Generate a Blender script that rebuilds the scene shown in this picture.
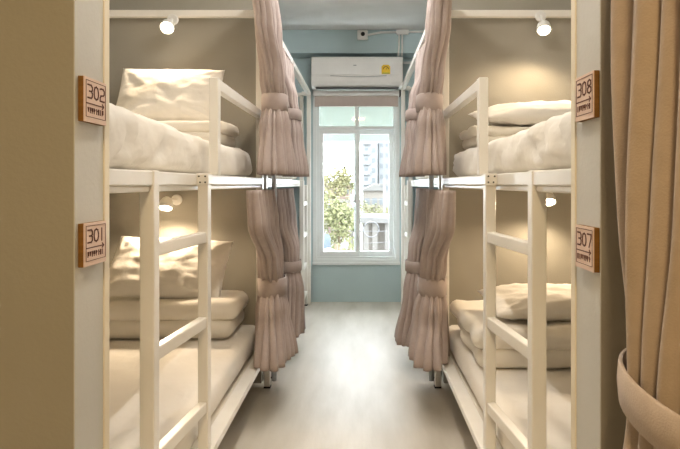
import bpy, bmesh, math, random
from mathutils import Vector, Matrix, Euler, noise as mnoise

for o in list(bpy.data.objects):
    bpy.data.objects.remove(o, do_unlink=True)
scene = bpy.context.scene
COL = scene.collection
R = math.radians
EYE = 1.2

# ------------------------------------------------------------------ camera
cd = bpy.data.cameras.new('camera')
cam = bpy.data.objects.new('camera', cd)
COL.objects.link(cam)
cam.location = (0, 0, EYE)
cam.rotation_euler = (R(90), 0, 0)
cd.sensor_width = 36.0
cd.lens = 36.0 * 510 / 680
cd.shift_x = -21 / 680
cd.shift_y = -40.5 / 680
cd.clip_start = 0.02
cd.clip_end = 800
scene.camera = cam

# ------------------------------------------------------------------ world and exposure
w = bpy.data.worlds.new('sky')
scene.world = w
w.use_nodes = True
bg = w.node_tree.nodes['Background']
bg.inputs[0].default_value = (0.90, 0.96, 1.0, 1)
bg.inputs[1].default_value = 11.5
vs = scene.view_settings
vs.view_transform = 'Standard'
vs.look = 'None'
vs.exposure = 0.70
vs.gamma = 1.0
vs.use_curve_mapping = False
FILL_TUBE_GLOW = 88
FILL_POWER_CORRIDOR = 25
BED_LAMP_POWER = 14

# ------------------------------------------------------------------ materials
def lin(c):
    return tuple(((v / 255) / 12.92 if v / 255 <= 0.04045 else ((v / 255 + 0.055) / 1.055) ** 2.4) for v in c) + (1,)

MATS = {}
def mat(name, c, rough=0.6, c2=None, scale=8.0, bump=0.0, bscale=60.0, metal=0.0, stretch=(1, 1, 1), spec=0.5, detail=4.0, sheen=0.0):
    m = bpy.data.materials.new(name)
    m.use_nodes = True
    nt = m.node_tree
    b = nt.nodes['Principled BSDF']
    b.inputs['Roughness'].default_value = rough
    b.inputs['Metallic'].default_value = metal
    b.inputs['Specular IOR Level'].default_value = spec
    if sheen:
        b.inputs['Sheen Weight'].default_value = sheen
    tc = nt.nodes.new('ShaderNodeTexCoord')
    mp = nt.nodes.new('ShaderNodeMapping')
    mp.inputs['Scale'].default_value = stretch
    nt.links.new(tc.outputs['Object'], mp.inputs['Vector'])
    n = nt.nodes.new('ShaderNodeTexNoise')
    n.inputs['Scale'].default_value = scale
    n.inputs['Detail'].default_value = detail
    nt.links.new(mp.outputs['Vector'], n.inputs['Vector'])
    cr = nt.nodes.new('ShaderNodeValToRGB')
    cr.color_ramp.elements[0].position = 0.3
    cr.color_ramp.elements[1].position = 0.7
    cr.color_ramp.elements[0].color = lin(c)
    cr.color_ramp.elements[1].color = lin(c2 if c2 else tuple(min(255, v * 1.02) for v in c))
    nt.links.new(n.outputs['Fac'], cr.inputs['Fac'])
    nt.links.new(cr.outputs['Color'], b.inputs['Base Color'])
    if bump:
        n2 = nt.nodes.new('ShaderNodeTexNoise')
        n2.inputs['Scale'].default_value = bscale
        n2.inputs['Detail'].default_value = 3
        nt.links.new(mp.outputs['Vector'], n2.inputs['Vector'])
        bp = nt.nodes.new('ShaderNodeBump')
        bp.inputs['Strength'].default_value = bump
        bp.inputs['Distance'].default_value = 0.012
        nt.links.new(n2.outputs['Fac'], bp.inputs['Height'])
        nt.links.new(bp.outputs['Normal'], b.inputs['Normal'])
    MATS[name] = m
    return m

mat('floor', (198, 191, 178), 0.42, (222, 216, 206), 2.6, 0.05, 30, stretch=(2.6, 0.6, 1), detail=8, spec=.35)
mat('ceiling', (226, 228, 228), 0.8)
mat('blue_wall', (182, 203, 209), 0.7, (187, 208, 213), 3, 0.05, 120)
mat('greige', (158, 154, 143), 0.75, (163, 159, 148), 3, 0.06, 120)
mat('trim_white', (200, 201, 198), 0.6, (206, 207, 204), 4, 0.05, 100)
mat('trim_cream_lit', (232, 224, 204), 0.5)  # bright cream paints in the lamplight caught along the corner edge
mat('metal_white', (238, 236, 230), 0.32, (243, 241, 236), 10)
mat('chrome', (200, 202, 206), 0.22, metal=0.85)
mat('board', (222, 216, 204), 0.6, (228, 222, 210), 5, stretch=(8, 1, 1))
mat('sheet', (236, 232, 224), 0.85, (241, 237, 230), 6, 0.7, 9, sheen=0.1)
mat('duvet', (236, 231, 221), 0.85, (241, 236, 226), 6, 0.7, 10, sheen=0.1)
mat('curtain', (166, 152, 147), 0.85, (174, 160, 154), 30, 0.12, 300, sheen=0.15)
mat('curtain_tan', (174, 157, 140), 0.85, (182, 164, 147), 30, 0.12, 300, sheen=0.15)
mat('wood_face', (222, 196, 182), 0.6, (231, 208, 195), 12, stretch=(1, 1, 9))
mat('wood_edge', (112, 76, 24), 0.6, (140, 96, 32), 22, stretch=(1, 1, 5))
mat('ink', (92, 48, 34), 0.7)
mat('plastic_white', (236, 236, 234), 0.35)
mat('plastic_grey', (170, 174, 176), 0.45)
mat('dark', (34, 34, 36), 0.5)
mat('yellow', (236, 196, 30), 0.5, (240, 204, 40))
mat('yellow_green', (120, 150, 60), 0.5)
mat('blind', (196, 182, 176), 0.85, (200, 187, 181), 40)
mat('upvc', (230, 235, 236), 0.4)
mat('tower', (95, 97, 99), 0.8, (99, 100, 102), 0.3)
mat('tower_glass', (60, 65, 69), 0.4)
mat('house', (83, 78, 72), 0.8, (88, 83, 78), 0.4)
mat('house_roof', (72, 71, 71), 0.8, (78, 77, 75), 0.4)
mat('house_pink', (86, 71, 66), 0.8)
mat('leaf', (77, 80, 49), 0.8, (91, 91, 60), 0.8)
mat('leaf2', (88, 85, 53), 0.8, (98, 95, 66), 0.8)
mat('bark', (98, 86, 70), 0.9)
mat('ground', (74, 73, 68), 0.9, (80, 80, 69), 0.05)
mat('concrete', (80, 77, 74), 0.9, (84, 82, 79), 0.5)
mat('cable', (80, 80, 82), 0.8)
mat('car', (114, 115, 117), 0.4)
mat('blue_tarp', (51, 61, 80), 0.7)

def glass_mat(name, tint, fac):
    m = bpy.data.materials.new(name); m.use_nodes = True
    nt = m.node_tree; nt.nodes.clear()
    out = nt.nodes.new('ShaderNodeOutputMaterial')
    mx = nt.nodes.new('ShaderNodeMixShader')
    t = nt.nodes.new('ShaderNodeBsdfTransparent'); t.inputs[0].default_value = tint
    g = nt.nodes.new('ShaderNodeBsdfGlossy'); g.inputs['Roughness'].default_value = 0.03
    mx.inputs[0].default_value = fac
    nt.links.new(t.outputs[0], mx.inputs[1]); nt.links.new(g.outputs[0], mx.inputs[2])
    nt.links.new(mx.outputs[0], out.inputs[0])
    MATS[name] = m
glass_mat('glass', (0.96, 0.97, 0.965, 1), 0.03)

def awning_mat():
    m = bpy.data.materials.new('awning'); m.use_nodes = True
    nt = m.node_tree; nt.nodes.clear()
    out = nt.nodes.new('ShaderNodeOutputMaterial')
    mx = nt.nodes.new('ShaderNodeMixShader'); mx.inputs[0].default_value = 0.6
    d = nt.nodes.new('ShaderNodeBsdfDiffuse'); d.inputs[0].default_value = lin((150, 155, 148))
    t = nt.nodes.new('ShaderNodeBsdfTranslucent'); t.inputs[0].default_value = lin((128, 133, 126))
    nt.links.new(d.outputs[0], mx.inputs[1]); nt.links.new(t.outputs[0], mx.inputs[2])
    nt.links.new(mx.outputs[0], out.inputs[0])
    MATS['awning'] = m
awning_mat()

def emit_mat(name, c, s):
    m = bpy.data.materials.new(name); m.use_nodes = True
    nt = m.node_tree; nt.nodes.clear()
    out = nt.nodes.new('ShaderNodeOutputMaterial')
    e = nt.nodes.new('ShaderNodeEmission')
    e.inputs[0].default_value = c; e.inputs[1].default_value = s
    nt.links.new(e.outputs[0], out.inputs[0])
    MATS[name] = m
emit_mat('bulb', (1.0, 0.86, 0.62, 1), 30.0)
emit_mat('fill_tube_cool', (1.0, .97, .93, 1), FILL_TUBE_GLOW)  # glow of the unseen tubes added to brighten the aisle
emit_mat('fill_tube_warm', (1.0, .93, .84, 1), FILL_TUBE_GLOW * .7)
emit_mat('fill_diffuser', (1.0, 0.95, 0.86, 1), 3.0)  # glow of the unseen lamp added over the entrance

# ------------------------------------------------------------------ mesh helpers
class MB:
    def __init__(self):
        self.bm = bmesh.new()
    def faces(self, vs, fs):
        v = [self.bm.verts.new(p) for p in vs]
        for f in fs:
            self.bm.faces.new([v[i] for i in f])
        return self
    def box(self, x0, x1, y0, y1, z0, z1):
        x0, x1 = min(x0, x1), max(x0, x1); y0, y1 = min(y0, y1), max(y0, y1); z0, z1 = min(z0, z1), max(z0, z1)
        return self.faces([(x0, y0, z0), (x1, y0, z0), (x1, y1, z0), (x0, y1, z0), (x0, y0, z1), (x1, y0, z1), (x1, y1, z1), (x0, y1, z1)],
                          [(0, 3, 2, 1), (4, 5, 6, 7), (0, 1, 5, 4), (1, 2, 6, 5), (2, 3, 7, 6), (3, 0, 4, 7)])
    def bar(self, a, b, wd, ht, up=(0, 0, 1)):
        a = Vector(a); b = Vector(b); d = (b - a).normalized()
        s = d.cross(Vector(up)).normalized(); u = s.cross(d).normalized()
        vs = []
        for p in (a, b):
            for i, j in ((-1, -1), (1, -1), (1, 1), (-1, 1)):
                vs.append(p + s * wd / 2 * i + u * ht / 2 * j)
        return self.faces(vs, [(0, 1, 2, 3)[::-1], (4, 5, 6, 7), (0, 1, 5, 4), (1, 2, 6, 5), (2, 3, 7, 6), (3, 0, 4, 7)])
    def tube(self, pts, r, n=10, cap=True):
        pts = [Vector(p) for p in pts]
        rings = []
        for i, p in enumerate(pts):
            d = (pts[min(i + 1, len(pts) - 1)] - pts[max(i - 1, 0)]).normalized()
            ref = Vector((0, 0, 1)) if abs(d.z) < 0.9 else Vector((1, 0, 0))
            s = d.cross(ref).normalized(); u = s.cross(d).normalized()
            rr = r[i] if isinstance(r, (list, tuple)) else r
            rings.append([self.bm.verts.new(p + (s * math.cos(2 * math.pi * k / n) + u * math.sin(2 * math.pi * k / n)) * rr) for k in range(n)])
        for a, b in zip(rings, rings[1:]):
            for k in range(n):
                self.bm.faces.new([a[k], a[(k + 1) % n], b[(k + 1) % n], b[k]])
        if cap:
            self.bm.faces.new(rings[0][::-1]); self.bm.faces.new(rings[-1])
        return self
    def lathe(self, prof, M=Matrix.Identity(4), n=24):
        """prof: list of (r, h) along local +Z, transformed by M."""
        rings = []
        for r, h in prof:
            rings.append([self.bm.verts.new(M @ Vector((max(r, 1e-4) * math.cos(2 * math.pi * k / n), max(r, 1e-4) * math.sin(2 * math.pi * k / n), h))) for k in range(n)])
        for a, b in zip(rings, rings[1:]):
            for k in range(n):
                self.bm.faces.new([a[k], a[(k + 1) % n], b[(k + 1) % n], b[k]])
        self.bm.faces.new(rings[0][::-1]); self.bm.faces.new(rings[-1])
        return self
    def prism(self, poly, axis, a, b):
        """poly: 2-D outline; axis 'x': points are (y, z) swept x=a..b; 'y': (x, z) ; 'z': (x, y)"""
        def P(p, t):
            return {'x': (t, p[0], p[1]), 'y': (p[0], t, p[1]), 'z': (p[0], p[1], t)}[axis]
        n = len(poly)
        vs = [P(p, a) for p in poly] + [P(p, b) for p in poly]
        fs = [tuple(range(n)), tuple(range(2 * n - 1, n - 1, -1))] + [(i, i + n, (i + 1) % n + n, (i + 1) % n) for i in range(n)]
        return self.faces(vs, fs)
    def build(self, name, m, parent=None, bevel=0.0, smooth=False, kind=None, subsurf=0, solid=0.0):
        bmesh.ops.recalc_face_normals(self.bm, faces=self.bm.faces)
        me = bpy.data.meshes.new(name)
        if parent is not None:
            bmesh.ops.translate(self.bm, verts=self.bm.verts, vec=-world_loc(parent))
        self.bm.to_mesh(me); self.bm.free()
        me.materials.append(MATS[m])
        if smooth:
            for p in me.polygons: p.use_smooth = True
        o = bpy.data.objects.new(name, me)
        COL.objects.link(o)
        if parent is not None: o.parent = parent
        if solid:
            s = o.modifiers.new('solid', 'SOLIDIFY'); s.thickness = solid; s.offset = 0
        if bevel:
            bv = o.modifiers.new('bevel', 'BEVEL'); bv.width = bevel; bv.segments = 2; bv.limit_method = 'ANGLE'; bv.angle_limit = R(40)
        if subsurf:
            ss = o.modifiers.new('sub', 'SUBSURF'); ss.levels = subsurf; ss.render_levels = subsurf
        if kind: o['kind'] = kind
        return o

def world_loc(o):
    v = Vector((0, 0, 0))
    while o is not None:
        v += o.location; o = o.parent
    return v

def tag(o, label, cat, group=None, kind=None):
    o['label'] = label
    o['category'] = cat
    if group: o['group'] = group
    if kind: o['kind'] = kind
    return o

def thing(name, label, cat, loc, group=None):
    o = bpy.data.objects.new(name, None)
    o.empty_display_size = 0.1
    COL.objects.link(o)
    o.location = loc
    return tag(o, label, cat, group)

def struct(name, mb, m, bevel=0.0, parent=None):
    return mb.build(name, m, parent, bevel, kind='structure')

def lerp_keys(keys, z):
    """keys: list of tuples (z, a, b, ...) sorted by descending z; smooth interpolation"""
    if z >= keys[0][0]: return keys[0][1:]
    for k0, k1 in zip(keys, keys[1:]):
        if z >= k1[0]:
            t = (k0[0] - z) / (k0[0] - k1[0])
            t = t * t * (3 - 2 * t)
            return tuple(a + (b - a) * t for a, b in zip(k0[1:], k1[1:]))
    return keys[-1][1:]

# ------------------------------------------------------------------ room shell
XL, XR = -0.53, 0.43            # aisle faces of the bunks
WL, WR = -1.63, 1.53            # long walls
YB, YF = 5.19, -2.3             # window wall and wall behind the camera
ZC = 2.71
struct('floor', MB().box(WL - .1, WR + .1, YF - .1, YB + .15, -0.06, 0), 'floor')
struct('ceiling', MB().box(WL - .1, WR + .1, YF - .1, YB + .15, ZC, ZC + .08), 'ceiling')
struct('wall_left', MB().box(WL - .1, WL, YF - .1, YB + .15, 0, ZC), 'greige')
struct('wall_right', MB().box(WR, WR + .1, YF - .1, YB + .15, 0, ZC), 'greige')
struct('wall_behind', MB().box(WL, WR, YF - .1, YF, 0, ZC), 'greige')
WX0, WX1, WZ0, WZ1 = -0.462, 0.366, 0.425, 2.22     # window opening
wb = MB()
wb.box(WL, WR, YB, YB + .15, 0, WZ0).box(WL, WX0, YB, YB + .15, WZ0, WZ1).box(WX1, WR, YB, YB + .15, WZ0, WZ1).box(WL, WR, YB, YB + .15, WZ1, ZC)
struct('wall_window', wb, 'blue_wall')
struct('trim_beam', MB().box(WL, WR, 5.0, YB, 2.484, ZC), 'blue_wall')

# partitions: front pair (carry the room signs) and the pair between the bunks
PF0, PF1 = 0.953, 1.078
for side, nm in ((-1, 'left'), (1, 'right')):
    xa = -0.535 if side < 0 else 0.447
    xw = WL if side < 0 else WR
    struct('wall_partition_front_' + nm, MB().box(xw, xa + side * .002, PF0, PF1 - .020, 0, ZC), 'greige')
    struct('trim_partition_end_' + nm, MB().box(xa, xa + side * .002, PF0, PF1 - .020, 0, ZC), 'trim_white')
    struct('trim_corner_bead_' + nm, MB().box(xa - side * .003, xa + side * .022, PF1 - .020, PF1 + .002, 0, ZC), 'trim_cream_lit', 0.002)
    xm = -0.60 if side < 0 else 0.50
    struct('wall_partition_middle_' + nm, MB().box(xw, xm, 3.07, 3.11, 0, ZC), 'greige')

# ------------------------------------------------------------------ window
win = bpy.data.objects.new('window_1', None); COL.objects.link(win)
win.location = ((WX0 + WX1) / 2, YB, WZ0); win['kind'] = 'structure'
def frame_rect(mb, x0, x1, z0, z1, t, y0, y1, tb=None):
    tb = tb or t
    mb.box(x0, x1, y0, y1, z0, z0 + tb).box(x0, x1, y0, y1, z1 - t, z1)
    mb.box(x0, x0 + t, y0, y1, z0 + tb, z1 - t).box(x1 - t, x1, y0, y1, z0 + tb, z1 - t)
    return mb
frame_rect(MB(), WX0 - .026, WX1 + .026, WZ0 - .026, WZ1 + .026, .04, YB - .016, YB + .002).build('casing', 'upvc', win, .003)
frame_rect(MB(), WX0, WX1, WZ0, WZ1, .035, YB + .012, YB + .10).build('frame', 'upvc', win, .003)
ZT0, ZT1 = 1.755, 1.79                       # transom bar
xm = -0.041
MB().box(WX0 + .035, WX1 - .035, YB + .014, YB + .098, ZT0, ZT1).build('transom', 'upvc', win, .003)
MB().box(xm - .02, xm + .02, YB + .016, YB + .096, ZT1, WZ1 - .035).build('mullion', 'upvc', win, .003)
MB().box(WX0 - .03, WX1 + .03, YB - .03, YB + .012, WZ0 - .045, WZ0 - .018).build('sill', 'upvc', win, .004)
for (x0, x1, dy) in ((WX0 + .035, xm + .03, .02), (xm - .03, WX1 - .035, .056)):
    s = frame_rect(MB(), x0, x1, WZ0 + .036, ZT0, .042, YB + dy, YB + dy + .034, .05).build('sash', 'upvc', win, .003)
    MB().box(x0 + .04, x1 - .04, YB + dy + .014, YB + dy + .02, WZ0 + .08, ZT0 - .04).build('pane', 'glass', s)
for (x0, x1) in ((WX0 + .035, xm - .02), (xm + .02, WX1 - .035)):
    MB().box(x0, x1, YB + .05, YB + .056, ZT1, WZ1 - .035).build('transom_pane', 'glass', win)
MB().box(xm - .028, xm - .012, YB + .008, YB + .02, 1.02, 1.10).build('latch', 'plastic_grey', win, .002)

# ------------------------------------------------------------------ bunk beds
LMETAL = 'metal_white'
def bunk(side, near, label):
    X = (lambda u: XL - u) if side < 0 else (lambda u: XR + u)
    if near: yf, yh = 1.095, 3.045          # foot end, head end
    else:    yf, yh = 5.165, 3.135
    dr = 1 if yh > yf else -1               # towards the head
    Y = lambda t: yf + dr * t               # t metres from the foot end
    L = abs(yh - yf)
    top = 2.228 if near else (2.12 if side < 0 else 2.175)
    root = thing('bunk_bed', label, 'bunk bed', (X(0.5), (yf + yh) / 2, 0), 'white metal bunk beds along the aisle')
    def bx(name, u0, u1, t0, t1, z0, z1, m=LMETAL, par=root, bev=.004):
        return MB().box(X(u0), X(u1), Y(t0), Y(t1), z0, z1).build(name, m, par, bev)
    UW = 1.04
    # corner posts
    bx('corner_post', .05, .09, 0, .04, 0, top)
    bx('corner_post', .05, .09, L - .04, L, .25, top)
    bx('corner_post', UW - .04, UW, 0, .04, 0, top)
    bx('corner_post', UW - .04, UW, L - .04, L, 0, top)
    lg = bx('leg', .005, .04, L - .05, L - .015, .008, .22)
    bx('foot_cap', .003, .042, L - .052, L - .013, 0, .008, 'dark', lg, 0)
    # lower bunk
    bx('lower_side_rail', 0, .06, .045 if near else .5, L - .005, .22, .25)
    bx('lower_side_rail', UW - .03, UW, .04, L - .04, .20, .25)
    bx('lower_bed_board', .06, UW - .03, .042, L - .042, .215, .245, 'board')
    bx('lower_end_rail', .09, UW - .04, .005, .035, .245, .30)
    bx('lower_end_rail', .09, UW - .04, L - .035, L - .005, .245, .30)
    # upper bunk
    bx('upper_side_rail', .05, .085, .04, L - .04, 1.195, 1.236)
    bx('upper_rail_lip', .058, .085, .04, L - .04, 1.178, 1.195)
    bx('upper_side_rail', UW - .035, UW, .04, L - .04, 1.19, 1.236)
    bx('upper_end_rail', .09, UW - .04, .005, .035, 1.19, 1.236)
    bx('upper_end_rail', .09, UW - .04, L - .035, L - .005, 1.19, 1.236)
    bx('upper_bed_board', .085, UW - .035, .036, L - .036, 1.205, 1.236, 'board')
    # canopy frame
    bx('canopy_bar', .09, UW - .04, L - .037, L - .002, top - .04, top)
    bx('canopy_bar', .09, UW - .04, .002, .037, top - .04, top)
    bx('canopy_bar', UW - .037, UW - .003, .04, L - .04, top - .04, top)
    # guard rail
    if near:
        bx('guard_post', .047, .085, .965, 1.005, 1.236, 1.632)
        bx('guard_rail', .048, .084, 1.005, L - .04, 1.584, 1.629)
        bx('curtain_rail', .005, .03, .05, L + .06, 2.245, 2.275)
        MB().tube([(X(0), Y(L + .07), 0), (X(0), Y(L + .07), 2.26)], .0145, 14).build('curtain_pole', 'plastic_grey', root, 0, True)
        rz = 2.245
    else:
        bx('guard_post', -.03, .01, .06, .10, 0, top)
        bx('curtain_rail', -.03, .01, .10, L - .02, top - .04, top)
        bx('guard_bracket', .01, .06, .06, .10, top - .04, top)
        bx('guard_rail', .048, .084, .5, L - .04, 1.568, 1.612)
    # short braces that hold the curtain rail off the canopy posts
    if near:
        bx('rail_brace', .018, .07, L - .03, L - .01, 2.228, 2.246)
        bx('rail_brace', .018, .07, .01, .03, 2.228, 2.246)
    # ladder
    if near:
        a0, a1 = (.046, .088), (.325, .365)       # post near the foot (u, t)
        b0, b1 = (.010, .047), (.705, .745)
    else:
        a0, a1 = (.0, .035), (.10, .14)
        b0, b1 = (-.005, .032), (.44, .48)
    p1 = bx('ladder_post', a0[0], a0[1], a1[0], a1[1], .25 if near else .012, 1.2385 if near else 1.19)
    p2 = bx('ladder_post', b0[0], b0[1], b1[0], b1[1], .25 if near else .012, 1.234)
    if not near:
        bx('foot_cap', a0[0] - .002, a0[1] + .002, a1[0] - .002, a1[1] + .002, 0, .012, 'dark', p1, 0)
        bx('foot_cap', b0[0] - .002, b0[1] + .002, b1[0] - .002, b1[1] + .002, 0, .012, 'dark', p2, 0)
    pa = ((a0[0] + a0[1]) / 2, a1[1]); pb = ((b0[0] + b0[1]) / 2, b1[0])
    for z in (1.012, .712, .412) if near else (1.012, .712, .412, .13):
        MB().bar((X(pa[0]), Y(pa[1]), z), (X(pb[0]), Y(pb[1]), z), .03, .038).build('rung', LMETAL, root, .004)
    if near:
        br = bx('bracket', .008, .05, .70, .75, 1.196, 1.237)
        yb_ = Y(.70)
        for (du, dz) in ((.018, 1.227), (.018, 1.206), (.036, 1.206), (.04, 1.227)):
            MB().lathe([(.003, 0), (.003, .003)], Matrix.Translation((X(du), yb_ - .003, dz)) @ Matrix.Rotation(R(-90), 4, 'X'), 8).build('bolt', 'dark', br)
    return root

bunk(-1, True, 'white bunk bed with a pillow propped upright on top, past the signs 302 and 301')
bunk(1, True, 'white bunk bed with rumpled bedding lying low, past the signs 308 and 307')
bunk(-1, False, 'white bunk bed by the window, in line behind the bed with the upright pillow')
bunk(1, False, 'white bunk bed by the window, beside the conduits and the yellow sticker')

# ------------------------------------------------------------------ soft things
def soft_box(mb, x0, x1, y0, y1, z0, z1, r, step=.05, amp=.006, seed=0, fn=None, nscale=5.0):
    nx = max(3, int((x1 - x0) / step)); ny = max(3, int((y1 - y0) / step)); nz = max(4, int((z1 - z0) / (step * .6)))
    bm = mb.bm
    cache = {}
    lo = Vector((x0 + r, y0 + r, z0 + r)); hi = Vector((x1 - r, y1 - r, z1 - r))
    for k in range(3):
        if lo[k] > hi[k]:
            lo[k] = hi[k] = (lo[k] + hi[k]) / 2
    def V(i, j, k):
        if (i, j, k) in cache: return cache[(i, j, k)]
        p = Vector((x0 + (x1 - x0) * i / nx, y0 + (y1 - y0) * j / ny, z0 + (z1 - z0) * k / nz))
        q = Vector([min(max(p[a], lo[a]), hi[a]) for a in range(3)])
        d = p - q
        if d.length > 1e-6:
            rr = min(r, max(abs(d.x), abs(d.y), abs(d.z)))
            p = q + d.normalized() * rr
        n = d.normalized() if d.length > 1e-6 else Vector((0, 0, 1))
        s = mnoise.noise(p * nscale + Vector((seed * 7.3, seed * 3.1, 0))) + .5 * mnoise.noise(p * nscale * 2.7 + Vector((seed, 0, seed)))
        hz = min(1, max(0, (p.z - z0) / max(z1 - z0, 1e-6) * 3))
        p = p + n * s * amp * hz
        if fn: p = fn(p)
        cache[(i, j, k)] = bm.verts.new(p)
        return cache[(i, j, k)]
    for i in range(nx):
        for j in range(ny):
            bm.faces.new([V(i, j, 0), V(i, j + 1, 0), V(i + 1, j + 1, 0), V(i + 1, j, 0)])
            bm.faces.new([V(i, j, nz), V(i + 1, j, nz), V(i + 1, j + 1, nz), V(i, j + 1, nz)])
    for i in range(nx):
        for k in range(nz):
            bm.faces.new([V(i, 0, k), V(i + 1, 0, k), V(i + 1, 0, k + 1), V(i, 0, k + 1)])
            bm.faces.new([V(i, ny, k), V(i, ny, k + 1), V(i + 1, ny, k + 1), V(i + 1, ny, k)])
    for j in range(ny):
        for k in range(nz):
            bm.faces.new([V(0, j, k), V(0, j, k + 1), V(0, j + 1, k + 1), V(0, j + 1, k)])
            bm.faces.new([V(nx, j, k), V(nx, j + 1, k), V(nx, j + 1, k + 1), V(nx, j, k + 1)])
    return mb

def mattress(side, near, upper, label, seed):
    if near: y0, y1 = 1.14, 3.0
    else:    y0, y1 = 3.18, 5.12
    if upper: z0, z1, u = 1.238, 1.392 if side < 0 else 1.385, .098
    else:     z0, z1, u = .252, .382, .062
    x0, x1 = (WL + .075, XL - u) if side < 0 else (XR + u, WR - .075)
    def fn(p):
        if upper:
            # the loose sheet sags and hangs unevenly over the aisle edge
            e = max(0, 1 - abs(p.x - (x1 if side < 0 else x0)) / .35)
            k = mnoise.noise(Vector((p.y * 2.3 + seed, seed * 2, 0)))
            p.z += max(0, (p.z - z0) / (z1 - z0)) * (.012 * k + .022 * max(0, 1 - (p.y - y0) / 1.0))
            if near:
                # gathers that fan out from where the sheet is tucked in
                fy, fz = 1.42, z0 - .03
                an = math.atan2(p.z - fz, p.y - fy)
                ds = math.hypot(p.z - fz, p.y - fy)
                fan = math.sin(an * 15 + mnoise.noise(Vector((p.y * 4, p.z * 4, seed))) * 2.5) * max(0, 1 - ds / .42) * min(1, ds / .06)
                c = mnoise.noise(Vector((p.y * 7 + p.z * 9, p.z * 3.5, seed))) + .5 * mnoise.noise(Vector((p.y * 19 - p.z * 12, p.z * 6, seed)))
                p.x += e * side * (abs(c) * .030 + fan * .014)
                p.z += e * .006 * mnoise.noise(Vector((p.y * 11, p.x * 8, seed))) * max(0, (p.z - z0) / (z1 - z0))
        elif near:
            d = max(0, 1 - abs(p.y - 1.44) / .09)
            d = d * d * (3 - 2 * d)
            edge = x1 if side < 0 else x0
            e = max(0, 1 - abs(p.x - edge) / .25)
            p.x += side * .034 * d * e
        return p
    mb = soft_box(MB(), x0, x1, y0, y1, z0, z1, .045, .035 if near else .08, .004 if not upper else .008, seed, fn, 4.0)
    o = mb.build('mattress', 'sheet', None, 0, True)
    tag(o, label, 'mattress', 'bunk mattresses')
    return o

mattress(-1, True, True, 'white sheeted mattress on the top bunk, below the pillow propped upright', 1)
mattress(-1, True, False, 'smooth white mattress on the bottom bunk, below the pillow tilted on a folded duvet', 2)
mattress(1, True, True, 'white mattress with loose creased sheet on the top bunk, past the sign 308', 3)
mattress(1, True, False, 'white mattress on the bottom bunk, below the rumpled duvet with the flat pillow', 4)
mattress(-1, False, True, 'white top mattress of the window bunk behind the bed with the upright pillow', 5)
mattress(-1, False, False, 'white bottom mattress of the window bunk behind the bed with the upright pillow', 6)
mattress(1, False, True, 'white top mattress of the window bunk beside the hanging conduits', 7)
mattress(1, False, False, 'white bottom mattress of the window bunk below the hanging conduits', 8)

def pillow(loc, rot, wd, ht, th, seed, label, sag=0.0):
    """local x = width, y = height, z = thickness"""
    mb = MB(); bm = mb.bm
    nx, ny = 44, 32
    grid = {}
    for s in (1, -1):
        for i in range(nx + 1):
            for j in range(ny + 1):
                u = -1 + 2 * i / nx; v = -1 + 2 * j / ny
                border = i in (0, nx) or j in (0, ny)
                if s == -1 and border: continue
                f = max(0, (1 - abs(u) ** 2.6)) ** .55 * max(0, (1 - abs(v) ** 2.6)) ** .55
                # edges pull in between the corners
                pin = 1 - .03 * (1 - v * v) ; pin2 = 1 - .045 * (1 - u * u)
                x = u * wd / 2 * pin; y = v * ht / 2 * pin2
                wr = mnoise.noise(Vector((u * 2.2 + seed, v * 2.2, seed * 1.7))) * .010 + mnoise.noise(Vector((u * 6 + seed, v * 4.5, s * 3.3))) * .006 + (.5 - abs(mnoise.noise(Vector((u * 3.1 + v * 1.5 + seed, v * 4 - u, 5.5))))) * .010
                # creases radiating from the corners
                cr = 0
                for cu in (-1, 1):
                    for cv in (-1, 1):
                        dx, dy = u - cu, v - cv
                        dist = math.hypot(dx, dy)
                        ang = math.atan2(dy, dx)
                        cr += math.sin(ang * 13 + seed + cu) * .007 * max(0, 1 - dist / .9) * min(1, dist * 4)
                z = s * (f * th / 2 + (wr + cr) * min(1, f * 2)) - sag * (u * u) * th
                bmv = bm.verts.new((x, y, z))
                grid[(s, i, j)] = bmv
                if border: grid[(-1, i, j)] = bmv
        for i in range(nx):
            for j in range(ny):
                q = [(s, i, j), (s, i + 1, j), (s, i + 1, j + 1), (s, i, j + 1)]
                if all(k in grid for k in q) and s == 1:
                    bm.faces.new([grid[k] for k in q])
    for i in range(nx):
        for j in range(ny):
            try: bm.faces.new([grid[(-1, i, j)], grid[(-1, i, j + 1)], grid[(-1, i + 1, j + 1)], grid[(-1, i + 1, j)]])
            except ValueError: pass
    o = mb.build('pillow', 'sheet', None, 0, True)
    o.location = loc; o.rotation_euler = rot
    return tag(o, label, 'pillow', 'white pillows at the bunk heads')

pillow((-1.085, 2.885, 1.698), (R(68), R(1), 0), .59, .36, .13, 1.3, 'white pillow propped upright against the partition on the top bunk')
pillow((-1.075, 2.845, .735), (R(47), R(3), R(2)), .65, .40, .13, 2.9, 'white pillow tilted on a smooth folded duvet on the bottom bunk')
pillow((.98, 2.80, 1.584), (R(10), R(-2), R(3)), .70, .40, .13, 4.1, 'white pillow lying on the rumpled duvet of the top bunk')
pillow((.95, 2.50, .626), (R(6), R(-1), 0), .68, .38, .12, 5.7, 'white pillow lying flat on the rumpled duvet of the bottom bunk')

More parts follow.
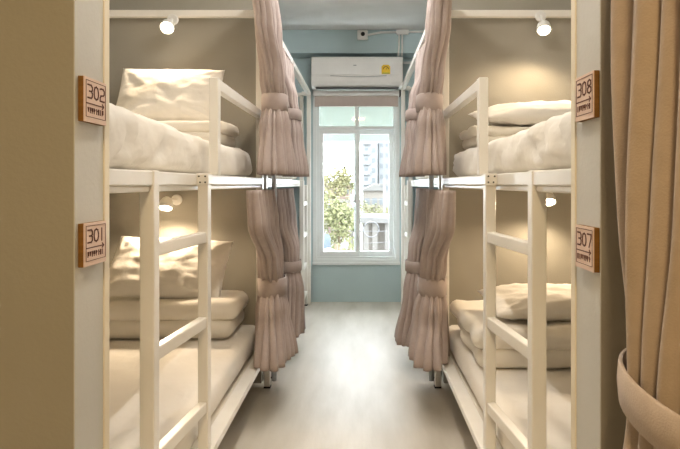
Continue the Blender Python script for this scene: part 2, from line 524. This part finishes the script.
def duvet(x0, x1, y0, y1, z0, z1, side, seed, label, crumple=.010, skew=0.0):
    """thick quilt folded over: two layers joined by the fold on the wall side"""
    mb = MB()
    h = (z1 - z0)
    zm = z0 + h * .48
    sh = .025
    def mk(dy):
        def fn(p):
            k = mnoise.noise(Vector((p.x * 3 + seed, p.y * 5, p.z * 6 + seed)))
            p.x += crumple * 1.2 * mnoise.noise(Vector((p.y * 6 + seed, p.z * 11, 2.2)))
            p.y += crumple * 1.1 * mnoise.noise(Vector((p.x * 5, p.z * 12, seed))) + skew * (p.x - x0)
            p.z += crumple * k * (p.z - z0) / h
            return p
        return fn
    a0, a1 = (x0, x1 - sh) if side < 0 else (x0 + sh, x1)
    soft_box(mb, a0, a1, y0 + .004, y1, z0, zm + .012, h * .235, .03, crumple * .5, seed, mk(0), 6)
    soft_box(mb, x0, x1, y0, y1 - .02, zm, z1, h * .25, .03, crumple * .6, seed + 4, mk(1), 6)
    o = mb.build('folded_duvet', 'duvet', None, 0, True)
    return tag(o, label, 'duvet', 'folded white duvets on the bunks')

duvet(-1.53, -.70, 2.64, 2.99, 1.400, 1.535, -1, 1.0, 'thick white duvet folded under the upright pillow on the top bunk')
duvet(-1.53, -.645, 2.64, 2.99, .386, .585, -1, 2.0, 'smooth white duvet folded in two under the tilted pillow on the bottom bunk', .010)
duvet(.565, 1.43, 2.62, 2.99, 1.396, 1.505, 1, 3.0, 'rumpled white duvet folded under the pillow on the top bunk', .014)
duvet(.50, 1.43, 2.22, 2.88, .386, .555, 1, 4.0, 'rumpled white duvet folded under the flat pillow on the bottom bunk', .02)

# ------------------------------------------------------------------ curtains
def curtain(keys, z_top, z_bot, band, label, npl=15, seed=0, m='curtain', group='taupe bunk curtains tied back', nz=46, hem=0.0, loc=None, bandh=.055, tilt=0.0, sharp=.6):
    """keys: (z, cx, cy, rx, ry, amp) from top to bottom; band: z of the tie"""
    root = thing('curtain', label, 'curtain', (keys[-1][1], keys[-1][2], z_bot), group)
    rnd = random.Random(seed)
    n = npl * 10
    ph = [rnd.uniform(-.25, .25) for _ in range(npl)]
    am = [rnd.uniform(.65, 1.2) for _ in range(npl)]
    def ring(z, extra=0.0, pleat=1.0, off=0.0):
        cx, cy, rx, ry, amp = lerp_keys(keys, z)
        # evenly spaced by arc length
        M = 400
        pts = [(rx * math.cos(2 * math.pi * i / M), ry * math.sin(2 * math.pi * i / M)) for i in range(M + 1)]
        acc = [0]
        for a, b in zip(pts, pts[1:]): acc.append(acc[-1] + math.hypot(b[0] - a[0], b[1] - a[1]))
        out = []
        j = 0
        for i in range(n):
            s = i / n * acc[-1]
            while acc[j + 1] < s: j += 1
            t = (s - acc[j]) / max(1e-9, acc[j + 1] - acc[j])
            th = 2 * math.pi * (j + t) / M
            nx, ny = math.cos(th) / max(rx, 1e-4), math.sin(th) / max(ry, 1e-4)
            l = math.hypot(nx, ny); nx /= l; ny /= l
            q = i / n * npl
            k = int(q) % npl
            fr = q - int(q)
            wv = math.sin(math.pi * fr) ** sharp * am[k] - .55
            wv += .18 * math.sin(6.28 * (i / n * 3 + z * .9 + seed))
            a = 1.3 * amp * pleat * wv
            sway = ph[k] * .02 * math.sin(math.pi * fr) * pleat
            out.append((cx + rx * math.cos(th) + nx * (a + extra) - ny * sway, cy + ry * math.sin(th) + ny * (a + extra) + nx * sway))
        return out
    mb = MB(); bm = mb.bm
    rows = []
    for k in range(nz + 1):
        z = z_top + (z_bot - z_top) * k / nz
        rows.append([bm.verts.new((x, y, z + (hem * (y - keys[-1][2]) if k == nz else 0))) for x, y in ring(z)])
    for a, b in zip(rows, rows[1:]):
        for i in range(n):
            bm.faces.new([a[i], a[(i + 1) % n], b[(i + 1) % n], b[i]])
    mb.build('fabric_panel', m, root, 0, True, solid=.003)
    # tie band
    mb = MB(); bm = mb.bm
    rows = []
    cx, cy, rx, ry, amp = lerp_keys(keys, band)
    prof = [(-.5, .001), (-.46, .006), (0, .008), (.46, .006), (.5, .001)]
    N = 56
    for hf, e in prof:
        row = []
        for i in range(N):
            th = 2 * math.pi * i / N
            ex = amp * .95 + e
            x = cx + (rx + ex) * math.cos(th); y = cy + (ry + ex) * math.sin(th)
            row.append(bm.verts.new((x, y, band + hf * bandh + tilt * math.sin(th))))
        rows.append(row)
    for a, b in zip(rows, rows[1:]):
        for i in range(N):
            bm.faces.new([a[i], a[(i + 1) % N], b[(i + 1) % N], b[i]])
    bo = mb.build('tie_band', m, root, 0, True, solid=.003)
    return root

def bunk_curtains(side):
    A = lambda x: x if side < 0 else -0.10 - x        # mirror about the aisle centre
    L = 'left' if side < 0 else 'right'
    up, lo = ('302', '301') if side < 0 else ('308', '307')
    K = lambda ks: [(z, A(x), y, rx, ry, a) for (z, x, y, rx, ry, a) in ks]
    curtain(K([(2.31, -.530, 2.78, .028, .28, .030), (2.05, -.515, 2.82, .036, .20, .032), (1.80, -.496, 2.87, .044, .11, .028), (1.655, -.488, 2.89, .050, .065, .018),
               (1.52, -.482, 2.88, .060, .13, .030), (1.25, -.464, 2.85, .074, .22, .040)]), 2.31, 1.25, 1.655,
            'taupe curtain tied back at the top bunk ' + ('with the pillow propped upright' if side < 0 else 'with the rumpled duvet, past the sign 308'), 20, 1 + side, bandh=.095, hem=0)
    curtain(K([(1.168, -.530, 2.75, .026, .30, .022), (1.0, -.520, 2.74, .034, .29, .026), (.78, -.500, 2.83, .046, .14, .024), (.63, -.500, 2.87, .056, .085, .018),
               (.50, -.488, 2.86, .066, .15, .030), (.262, -.462, 2.81, .080, .25, .040)]), 1.168, .262, .63,
            'taupe curtain tied back at the bottom bunk ' + ('with the pillow tilted on its duvet' if side < 0 else 'with the rumpled duvet, past the sign 307'), 20, 4 + side, bandh=.10, hem=0)
    ft = 2.125 if side < 0 else 2.18
    curtain(K([(ft, -.540, 3.57, .024, .33, .020), (1.95, -.530, 3.55, .030, .28, .024), (1.78, -.490, 3.47, .044, .13, .022), (1.66, -.470, 3.43, .048, .07, .016),
               (1.52, -.465, 3.43, .058, .12, .022), (1.25, -.445, 3.43, .068, .17, .028)]), ft, 1.25, 1.66,
            'taupe curtain of the top window bunk, behind the curtain ' + ('beside the upright pillow' if side < 0 else 'beside the top rumpled duvet'), 18, 7 + side, bandh=.07)
    if side < 0:
        ks = [(1.168, -.540, 3.62, .024, .34, .020), (.95, -.525, 3.60, .032, .30, .024), (.75, -.48, 3.48, .046, .12, .02), (.65, -.475, 3.45, .05, .075, .016),
              (.5, -.465, 3.45, .06, .13, .024), (.2, -.470, 3.45, .062, .19, .032)]
    else:
        ks = [(1.168, -.540, 3.62, .024, .34, .020), (.95, -.525, 3.58, .032, .28, .024), (.78, -.475, 3.42, .046, .12, .02), (.66, -.465, 3.38, .05, .075, .016),
              (.5, -.45, 3.36, .062, .11, .024), (.18, -.415, 3.34, .085, .13, .036)]
    curtain(K(ks), 1.168, .20 if side < 0 else .18, ks[3][0],
            'taupe curtain of the bottom window bunk, behind the curtain ' + ('beside the tilted pillow' if side < 0 else 'beside the bottom rumpled duvet'), 18, 10 + side, bandh=.07)
bunk_curtains(-1)
bunk_curtains(1)

# tall curtain beside the front partition, on a rail of its own under the ceiling
rl = MB().box(.50, .525, -.25, .925, 2.60, 2.63).build('curtain_rail', 'metal_white', None, .003)
tag(rl, 'white rail under the ceiling that carries the tall tan curtain', 'curtain rail')
for y in (-.2, .85):
    MB().tube([(.5125, y, 2.615), (.5125, y, ZC)], .006, 8).build('bracket', 'metal_white', rl)
curtain([(2.60, .50, .66, .060, .25, .030), (1.6, .50, .67, .075, .24, .036), (1.15, .502, .68, .082, .20, .034), (.90, .506, .70, .090, .15, .026), (.70, .500, .69, .10, .17, .034), (.03, .49, .66, .11, .21, .042)],
        2.60, .03, .885, 'tall tan curtain with a wide tie band hanging beside the signs 307 and 308', 22, 21, 'curtain_tan', None, 60, bandh=.06, tilt=.012)

# ------------------------------------------------------------------ reading lamps
def bed_lamp(name, label, mount, head, aim, power):
    """mount: point on the bar or partition; head: back of the lamp head; aim: direction of the beam"""
    mount = Vector(mount); head = Vector(head); aim = Vector(aim).normalized()
    root = thing(name, label, 'lamp', mount, 'reading lamps at the bunk heads')
    b = MB().lathe([(.0, 0), (.030, 0), (.032, .004), (.032, .016), (.026, .020), (0, .020)], Matrix.Translation(mount) @ Matrix.Rotation(R(90), 4, 'X'), 24)
    b.build('base', 'plastic_white', root, 0, False)
    st = mount + Vector((0, -.018, 0))
    MB().tube([st, (st + head) / 2 + Vector((0, -.006, 0)), head + aim * .01], .007, 10).build('arm', 'plastic_white', root, 0, True)
    q = aim.to_track_quat('Z', 'Y').to_matrix().to_4x4()
    M = Matrix.Translation(head) @ q
    h = MB().lathe([(0, -.004), (.014, -.004), (.026, .006), (.035, .022), (.040, .050), (.040, .068), (.036, .068), (.034, .058), (0, .058)], M, 28)
    ho = h.build('head', 'plastic_white', root, 0, True)
    MB().lathe([(0, .0585), (.0335, .0585), (.032, .063), (.018, .0665), (0, .067)], M, 24).build('bulb', 'bulb', ho, 0, True)
    ld = bpy.data.lights.new('lamp_light', 'SPOT')
    ld.energy = power; ld.color = (1.0, .77, .52); ld.spot_size = R(168); ld.spot_blend = .45; ld.shadow_soft_size = .03
    lo = bpy.data.objects.new('lamp_light', ld); COL.objects.link(lo)
    lo.parent = root
    lo.location = head + aim * .075 - root.location
    lo.rotation_euler = aim.to_track_quat('-Z', 'Y').to_euler()
    return root

bed_lamp('reading_lamp', 'white reading lamp glowing under the top bar, above the upright pillow', (-1.105, 3.005, 2.165), (-1.118, 2.965, 2.135), (.12, -.72, -.62), BED_LAMP_POWER)
bed_lamp('reading_lamp', 'white reading lamp glowing under the top bar, above the rumpled top bunk', (1.055, 3.005, 2.185), (1.055, 2.955, 2.135), (-.10, -.52, -.82), BED_LAMP_POWER)
bed_lamp('reading_lamp', 'white reading lamp glowing on the partition, above the tilted pillow', (-1.105, 3.068, 1.105), (-1.135, 2.985, 1.118), (.05, -.48, -.87), BED_LAMP_POWER * 1.1)
bed_lamp('reading_lamp', 'white reading lamp glowing on the partition, above the flat pillow on a duvet', (1.12, 3.068, 1.135), (1.10, 3.0, 1.145), (-.12, -.6, -.75), BED_LAMP_POWER * 1.2)

# ------------------------------------------------------------------ room signs
def strokes_for(ch):
    S = {
        '3': [[(0, 1), (.75, 1), (1, .85), (1, .62), (.8, .52), (.35, .52)], [(.8, .52), (1, .4), (1, .15), (.75, 0), (0, 0)]],
        '0': [[(.5, 1), (.15, .9), (0, .6), (0, .35), (.15, .1), (.5, 0), (.85, .1), (1, .35), (1, .6), (.85, .9), (.5, 1)]],
        '2': [[(0, .95), (.25, 1), (.75, 1), (1, .85), (1, .62), (.8, .5), (.2, .42), (0, .25), (0, 0), (1, 0)]],
        '1': [[(.55, 1), (.55, 0)]],
        '8': [[(.5, 1), (.12, .9), (.08, .65), (.5, .53), (.92, .65), (.88, .9), (.5, 1)], [(.5, .53), (.05, .38), (.05, .12), (.5, 0), (.95, .12), (.95, .38), (.5, .53)]],
        '7': [[(0, 1), (1, 1), (.95, .7), (.45, 0)]],
    }
    return S[ch]

def sign(side, number, y_near, y_far, z0, z1, label):
    xs = -0.535 if side < 0 else 0.447
    out = 1 if side < 0 else -1                # into the aisle
    root = thing('room_sign', label, 'sign', (xs, (y_near + y_far) / 2, z0), 'small wooden room signs on the partition ends')
    MB().box(xs + out * .0004, xs + out * .0105, y_near, y_far, z0, z1).build('backing_board', 'wood_edge', root, .0008)
    fp = MB().box(xs + out * .0105, xs + out * .0125, y_near, y_far, z0, z1).build('face_panel', 'wood_face', root, .0005)
    fx = xs + out * .0127
    wd, ht = y_far - y_near, z1 - z0
    # a (0..1) runs left to right as read from the aisle
    def P(a, b):
        y = y_near + a * wd if side < 0 else y_far - a * wd
        return Vector((fx, y, z0 + b * ht))
    def line(mb, pts, t):
        for p, q in zip(pts, pts[1:]):
            a, b = P(*p), P(*q)
            d = (b - a).normalized()
            s = Vector((1, 0, 0)).cross(d).normalized() * t / 2
            e = d * t / 2.2
            vs = [a - e - s, b + e - s, b + e + s, a - e + s]
            mb.prism([(v.y, v.z) for v in vs], 'x', fx - out * .0003, fx + out * .0005)
    g = MB()
    gap = .08; w1 = .195
    for i, ch in enumerate(number):
        x0 = .15 + i * (w1 + gap) + (-.03 if ch == '1' else 0)
        for st in strokes_for(ch):
            line(g, [(x0 + px * w1, .545 + py * .29) for px, py in st], .0030)
    g.build('number', 'ink', fp)
    g = MB()
    line(g, [(.10, .42), (.86, .42)], .0022)
    line(g, [(.80, .47), (.87, .42), (.80, .37)], .0024)
    g.build('arrow', 'ink', fp)
    g = MB()
    glyphs = [[[(0, 1), (0, 0)], [(0, 1), (.6, 1), (.6, .4)]], [[(0, 0), (0, 1), (.7, .8), (.3, .5)]], [[(.3, 0), (.3, 1)], [(.3, .9), (.8, .6)]],
              [[(0, 1), (0, 0), (.6, 0), (.6, 1)]], [[(.2, 1), (.2, 0)]], [[(0, 0), (0, 1), (.7, .3), (.7, 1)]], [[(0, 1), (.4, .2), (.8, 1)]], [[(.2, 0), (.2, 1), (.7, 1), (.7, .5), (.2, .5)]]]
    rnd = random.Random(int(number))
    for i in range(8):
        x0 = .15 + i * .092
        for st in glyphs[(i + int(number)) % 8]:
            line(g, [(x0 + px * .06, .215 + py * .11) for px, py in st], .0019)
    g.build('small_lettering', 'ink', fp)
    g = MB()
    m0, m1, b0, b1 = .07, .95, .12, .93
    for a, b in (((m0, b0), (m1, b0)), ((m1, b0), (m1, b1)), ((m1, b1), (m0, b1)), ((m0, b1), (m0, b0))):
        line(g, [a, b], .0010)
    g.build('border_line', 'ink', fp)

sign(-1, '302', .963, 1.046, 1.319, 1.405, 'wooden sign 302 with a dark edge, beside the mattress under the upright pillow')
sign(-1, '301', .963, 1.046, 1.042, 1.125, 'wooden sign 301 with a dark edge, beside the tilted pillow on a folded duvet')
sign(1, '308', .954, 1.034, 1.325, 1.413, 'wooden sign 308, upper of the two signs beside the tall tan curtain')
sign(1, '307', .954, 1.034, 1.034, 1.118, 'wooden sign 307, lower of the two signs beside the tall tan curtain')

# ------------------------------------------------------------------ air conditioner, blind, conduits
ac = thing('air_conditioner', 'white wall air conditioner with a yellow sticker above the window blind', 'air conditioner', (-.038, YB, 2.147))
AX0, AX1 = -.487, .411
prof = [(YB, 2.152), (YB - .16, 2.147), (YB - .19, 2.165), (YB - .205, 2.20), (YB - .212, 2.26), (YB - .212, 2.43), (YB - .195, 2.448), (YB, 2.45)]
MB().prism(prof, 'x', AX0, AX1).build('body', 'plastic_white', ac, .006)
fp = MB().prism([(YB - .2125, 2.262), (YB - .2185, 2.264), (YB - .2185, 2.432), (YB - .2125, 2.436)], 'x', AX0 + .006, AX1 - .006).build('front_panel', 'plastic_white', ac, .002)
# curved shadow gap below the panel
g = MB()
cv = [(-.30 + i * .05, 2.258 - .012 * math.cos((i - 5.5) / 5.5 * math.pi / 2)) for i in range(12)]
for a, b in zip(cv, cv[1:]):
    g.bar((a[0], YB - .213, a[1]), (b[0], YB - .213, b[1]), .006, .005)
g.build('panel_gap', 'plastic_grey', ac)
MB().prism([(YB - .2075, 2.176), (YB - .2145, 2.205), (YB - .2165, 2.240), (YB - .211, 2.240), (YB - .205, 2.20), (YB - .199, 2.176)], 'x', AX0 + .05, AX1 - .12).build('louver', 'plastic_white', ac, .002)
MB().box(AX0 + .04, AX1 - .04, YB - .188, YB - .10, 2.1445, 2.149).build('outlet_slot', 'dark', ac)
MB().box(-.075, -.045, YB - .2195, YB - .2183, 2.352, 2.362).build('logo_badge', 'plastic_grey', fp, .0005)
st = MB().prism([(.200, 2.272), (.285, 2.272), (.285, 2.345), (.268, 2.362), (.217, 2.362), (.200, 2.345)], 'y', YB - .2196, YB - .2184).build('energy_sticker', 'yellow', fp)
MB().box(.208, .277, YB - .2202, YB - .2195, 2.276, 2.284).build('sticker_band', 'yellow_green', st)
g = MB()
for i in range(6):
    th0, th1 = math.pi * i / 6, math.pi * (i + 1) / 6
    g.bar((.2425 + .026 * math.cos(th0), YB - .2199, 2.318 + .026 * math.sin(th0)), (.2425 + .026 * math.cos(th1), YB - .2199, 2.318 + .026 * math.sin(th1)), .0006, .006)
g.bar((.2425, YB - .2199, 2.316), (.256, YB - .2199, 2.332), .0006, .004)
g.build('sticker_dial', 'ink', st)

bl = thing('roller_blind', 'mauve roller blind rolled up above the window with a white cassette', 'blind', (-.045, YB, 2.0))
BX0, BX1 = -.478, .385
MB().prism([(YB - .018, 2.085), (YB - .085, 2.085), (YB - .092, 2.10), (YB - .088, 2.135), (YB - .018, 2.138)], 'x', BX0, BX1).build('cassette', 'plastic_white', bl, .003)
for x0, x1, m in ((BX0 - .006, BX0, 'plastic_grey'), (BX1, BX1 + .012, 'dark')):
    MB().box(x0, x1, YB - .094, YB - .018, 2.082, 2.141).build('end_cap', m, bl, .003)
MB().box(BX0 + .012, BX1 - .012, YB - .060, YB - .057, 1.992, 2.09).build('blind_fabric', 'blind', bl)
MB().box(BX0 + .012, BX1 - .012, YB - .068, YB - .050, 1.978, 1.995).build('bottom_bar', 'blind', bl, .003)
MB().tube([(BX1 - .004, YB - .075, 2.09), (BX1 - .004, YB - .075, 1.25)], .0015, 6).build('pull_chain', 'plastic_white', bl)

sk = thing('junction_box', 'square white socket box with a black hole on the blue beam', 'junction box', (.015, 5.0, 2.67))
SZ0, SZ1 = 2.612, 2.716 - .005
MB().box(-.037, .067, 4.958, 5.0, 2.607, 2.700).build('box', 'plastic_white', sk, .010)
MB().lathe([(.020, 0), (.020, .006), (.014, .007)], Matrix.Translation((.018, 4.959, 2.658)) @ Matrix.Rotation(R(90), 4, 'X'), 20).build('black_socket', 'dark', sk)
jb = thing('junction_box', 'flat white junction box under the ceiling where the conduits meet', 'junction box', (.41, 5.0, 2.68))
MB().box(.345, .465, 4.965, 5.0, 2.660, 2.706).build('box', 'plastic_white', jb, .006)
cc = MB().tube([(.067, 4.984, 2.655), (.12, 4.984, 2.668), (.20, 4.984, 2.682), (.345, 4.984, 2.684)], .011, 10).build('conduit', 'plastic_white', None, 0, True)
tag(cc, 'white conduit running from the black-holed socket box to the flat junction box', 'conduit')
c2 = MB().tube([(.465, 4.984, 2.688), (WR - .01, 4.984, 2.688)], .011, 10).build('conduit', 'plastic_white', None, 0, True)
tag(c2, 'white conduit running along the ceiling from the flat junction box to the side wall', 'conduit')
for xa, xb_ in ((.372, .366), (.402, .400)):
    c3 = MB().tube([(xa, 4.984, 2.662), (xa, 4.984, 2.56), (xb_, 4.984, 2.5), (xb_, 4.99, 2.452)], .0095, 10).build('conduit', 'plastic_white', None, 0, True)
    tag(c3, 'white conduit dropping to the air conditioner, ' + ('nearer the yellow sticker of the two' if xa < .39 else 'farther from the yellow sticker of the two'), 'conduit', 'pair of conduits above the air conditioner')
c4 = MB().tube([(.413, YB - .02, 2.43), (WR - .01, YB - .02, 2.43)], .012, 10).build('conduit', 'plastic_white', None, 0, True)
tag(c4, 'white conduit leaving the side of the air conditioner along the blue wall', 'conduit')

# ------------------------------------------------------------------ unseen ceiling lamps, added to brighten the aisle and entrance
def fill_ceiling_lamp(y, power, color, label):
    root = thing('fill_ceiling_lamp', label, 'ceiling lamp', (-.05, y, ZC), 'added fill lamps over the entrance')
    M = Matrix.Translation((-.05, y, ZC)) @ Matrix.Rotation(R(180), 4, 'X')
    MB().lathe([(0, 0), (.17, 0), (.175, .02), (.165, .045), (0, .045)], M, 32).build('housing', 'plastic_white', root, 0, False)
    MB().lathe([(0, .046), (.155, .046), (.14, .062), (.08, .072), (0, .074)], M, 32).build('diffuser', 'fill_diffuser', root, 0, True)
    ld = bpy.data.lights.new('fill_ceiling_light', 'AREA'); ld.shape = 'DISK'; ld.size = .3
    ld.energy = power; ld.color = color
    lo = bpy.data.objects.new('fill_ceiling_light', ld); COL.objects.link(lo); lo.parent = root; lo.location = (0, 0, -.085)
def fill_tube(y0, m, label):
    y1 = y0 + 1.2
    root = thing('fill_tube', label, 'tube light', (-.05, (y0 + y1) / 2, ZC), 'added fill tubes on the aisle ceiling')
    MB().box(-.085, -.015, y0, y1, ZC - .035, ZC).build('housing', 'plastic_white', root, .006)
    for y in (y0 + .012, y1 - .012):
        MB().box(-.068, -.032, y - .012, y + .012, ZC - .072, ZC - .035).build('end_cap', 'plastic_white', root, .003)
    MB().tube([(-.05, y0 + .024, ZC - .055), (-.05, y1 - .024, ZC - .055)], .014, 14).build('tube', m, root, 0, True)
fill_tube(2.68, 'fill_tube_cool', 'unseen white tube light added on the ceiling between the tied curtains for brightness')
fill_tube(.95, 'fill_tube_warm', 'unseen white tube light added on the ceiling between the partitions for brightness')
fill_ceiling_lamp(-.7, FILL_POWER_CORRIDOR, (1.0, .71, .36), 'unseen round warm ceiling lamp added over the entrance to brighten the partition fronts')

# ------------------------------------------------------------------ outside the window (third floor)
GZ = -8.0
tag(MB().box(-120, 120, 9, 420, GZ - .2, GZ).build('ground', 'ground', None, kind='structure'), 'pale ground of the neighbourhood outside the window', 'ground')
aw = thing('awning', 'pale green translucent awning sloping out above the window', 'awning', (-.05, YB + .2, 1.65))
MB().faces([(-1.0, YB + .17, 2.36), (.9, YB + .17, 2.36), (.9, YB + .80, 1.70), (-1.0, YB + .80, 1.70)], [(0, 1, 2, 3)]).build('sheet', 'awning', aw, solid=.004)
MB().box(-1.0, .9, YB + .795, YB + .815, 1.685, 1.705).build('edge_bar', 'upvc', aw)

def tree(x, y, zc, r, m, label, seed, n=1500):
    root = thing('tree', label, 'tree', (x, y, GZ))
    rnd = random.Random(seed)
    g = MB(); 
    lobes = [(rnd.uniform(-.55, .55) * r, rnd.uniform(-.5, .5) * r, rnd.uniform(-.7, .6) * r, rnd.uniform(.35, .6) * r) for _ in range(9)]
    vs, fs = [], []
    for i in range(n):
        lx, ly, lz, lr = rnd.choice(lobes)
        d = Vector((rnd.gauss(0, 1), rnd.gauss(0, 1), rnd.gauss(0, 1))).normalized() * lr * rnd.uniform(.6, 1.05)
        c = Vector((x + lx, y + ly, zc + lz)) + d
        a = Vector((rnd.gauss(0, 1), rnd.gauss(0, 1), rnd.gauss(0, 1))).normalized(); b = a.cross(Vector((rnd.gauss(0, 1), rnd.gauss(0, 1), rnd.gauss(0, 1)))).normalized()
        s = r * rnd.uniform(.05, .09)
        k = len(vs)
        vs += [c + a * s, c + b * s * .6, c - a * s, c - b * s * .6]
        fs.append((k, k + 1, k + 2, k + 3))
    g.faces(vs, fs)
    o = g.build('foliage', m, root); o['kind'] = 'stuff'
    MB().tube([(x, y, GZ), (x + .1, y, (GZ + zc) / 2), (x, y, zc)], [r * .09, r * .07, r * .03], 8).build('trunk', 'bark', root, 0, True)
    for k in range(3):
        e = Vector((x + rnd.uniform(-.6, .6) * r, y + rnd.uniform(-.5, .5) * r, zc + rnd.uniform(0, .5) * r))
        MB().tube([(x + .05, y, zc - r * .7), e], [r * .04, r * .015], 6).build('branch', 'bark', root, 0, True)
    return root
def at(px, py, d):
    return ((px - 361) * d / 510, d, EYE + (184 - py) * d / 510)
p = at(338, 224, 24); tree(p[0], p[1], p[2], 1.35, 'leaf', 'yellow green tree outside the window in front of the utility pole', 3, 1500)
p = at(334, 186, 42); tree(p[0], p[1], p[2], 1.9, 'leaf2', 'tall pale tree outside the window rising over the rooftops', 5, 1300)
p = at(349, 178, 48); tree(p[0], p[1], p[2], 1.5, 'leaf', 'small pale tree outside the window beside the window bar', 8, 900)
p = at(372, 213, 46); tree(p[0], p[1], p[2], 1.4, 'leaf', 'low green bush outside the window behind the long grey roof', 9, 800)
p = at(388, 214, 50); tree(p[0], p[1], p[2], 1.2, 'leaf2', 'low pale bush outside the window below the white tower', 12, 700)

def building(x0, x1, y0, y1, z1, m, label, floors, cols, wz, ww, name='building', roof=None, balc=False, z_first=None):
    root = thing(name, label, 'building', ((x0 + x1) / 2, (y0 + y1) / 2, GZ))
    MB().box(x0, x1, y0, y1, GZ, z1).build('walls', m, root)
    if roof:
        MB().prism([(x0 - .4, z1), (x1 + .4, z1), ((x0 + x1) / 2, z1 + roof)], 'y', y0 - .4, y1 + .4).build('roof', 'house_roof', root)
    else:
        MB().box(x0 - .15, x1 + .15, y0 - .15, y1 + .15, z1, z1 + .3).build('parapet', m, root)
    zf = z_first if z_first is not None else GZ + 1.2
    dz = (z1 - zf) / floors
    for f in range(floors):
        for c in range(cols):
            cx = x0 + (x1 - x0) * (c + .5) / cols; cz = zf + dz * (f + .45)
            wo = MB().box(cx - ww / 2, cx + ww / 2, y0 - .06, y0 + .02, cz - wz / 2, cz + wz / 2).build('window', 'tower_glass', root)
            wo.scale = (1, 1, 1)
        if balc:
            MB().box(x0 + .2, x0 + (x1 - x0) * .5, y0 - 1.1, y0, zf + dz * f, zf + dz * f + .9).build('balcony', m, root)
    return root
# white tower right of the window bar, its annexe and the low houses
D = 130; s = D / 510
building(0.4, 4.2, D, D + 12, 24, 'tower', 'white apartment tower with stacked balconies outside the window', 9, 2, 1.2, .9, 'apartment_tower', balc=True, z_first=1)
building(4.6, 9.0, D + 3, D + 14, 27, 'tower', 'pale office tower with small square windows beside the apartment tower', 10, 3, 1.2, .8, 'office_tower', z_first=-1)
building(-10.5, -5.0, 70, 78, 2.0, 'house', 'pale grey house outside the window behind the tall pale tree', 3, 4, .9, .7, 'house', roof=1.2)
building(-6.5, -1.6, 95, 104, 1.2, 'house_pink', 'pinkish house outside the window between the trees', 3, 4, .9, .7, 'house', roof=1.0)
building(.3, 3.0, 62, 68, .4, 'house', 'small cream house outside the window under the towers', 3, 3, .8, .6, 'house', roof=.8)
building(4.0, 7.0, 66, 74, -.6, 'house_pink', 'low pinkish house outside the window under the office tower', 2, 3, .9, .7, 'house', roof=.8)
# long low shed roof with piers
sh = thing('long_shed', 'long low shed with a pale flat roof and square piers outside the window', 'shed', (1.6, 30, GZ))
MB().box(-.1, 4.6, 28.5, 33, -.98, -.70).build('roof', 'house_roof', sh)
MB().box(.1, 4.4, 31, 31.2, GZ, -.98).build('wall', 'house', sh)
for x in (.15, .65, 1.35, 1.9, 2.5, 3.2):
    MB().box(x, x + .28, 28.7, 29.0, GZ, -.98).build('pier', 'concrete', sh)
hp = MB().tube([(.55 + .42 * math.cos(a * math.pi / 10), 27.5, -1.25 + .42 * math.sin(a * math.pi / 10)) for a in range(21)], .035, 6).build('wire_coil', 'cable', None, 0, True)
tag(hp, 'dark coil of cable hanging outside the window beside the long shed', 'cable coil')
cn = thing('canopy_roof', 'white canopy roof low outside the window under the yellow green tree', 'canopy', (-1.3, 19.4, GZ))
MB().prism([(-2.0, -1.62), (-1.3, -1.35), (-.6, -1.62)], 'y', 18.3, 20.5).build('roof', 'car', cn)
for x in (-1.95, -.65):
    MB().box(x - .04, x + .04, 19.4, 19.48, GZ, -1.6).build('post', 'concrete', cn)
tp = thing('water_tank', 'blue grey water tank outside the window beside the yellow green tree', 'water tank', (-1.68, 22.4, GZ))
MB().lathe([(0, 0), (.32, 0), (.34, .1), (.34, .75), (.30, .9), (0, 1.0)], Matrix.Translation((-1.68, 22.4, -1.95)), 18).build('tank', 'blue_tarp', tp, 0, True)
MB().box(-1.93, -1.43, 22.15, 22.65, GZ, -1.95).build('stand', 'concrete', tp)

def pole(x, y, ztop, label):
    root = thing('utility_pole', label, 'utility pole', (x, y, GZ))
    MB().tube([(x, y, GZ), (x, y, ztop)], [.13, .09], 8).build('shaft', 'concrete', root, 0, True)
    MB().box(x - .7, x + .7, y - .05, y + .05, ztop - .5, ztop - .38).build('cross_arm', 'concrete', root)
    return root
pole(1.55, 34, 1.6, 'grey utility pole outside the window in front of the office tower')
pole(-.55, 30, .6, 'grey utility pole outside the window between the trees and the window bar')
for k, (z0, z1, y) in enumerate(((-.15, -.25, 27), (-.55, -.35, 27.3), (-1.0, -1.15, 26.5), (-1.75, -1.55, 26), (-2.35, -2.3, 25.5), (.43, .43, 30))):
    pts = [(-4 + i * .8, y, z0 + (z1 - z0) * i / 10 - .18 * math.sin(math.pi * i / 10)) for i in range(11)]
    cb = MB().tube(pts, .016, 5).build('power_cable', 'cable', None, 0, True)
    tag(cb, 'thin dark power cable strung across the view outside the window', 'cable', 'power cables outside the window')
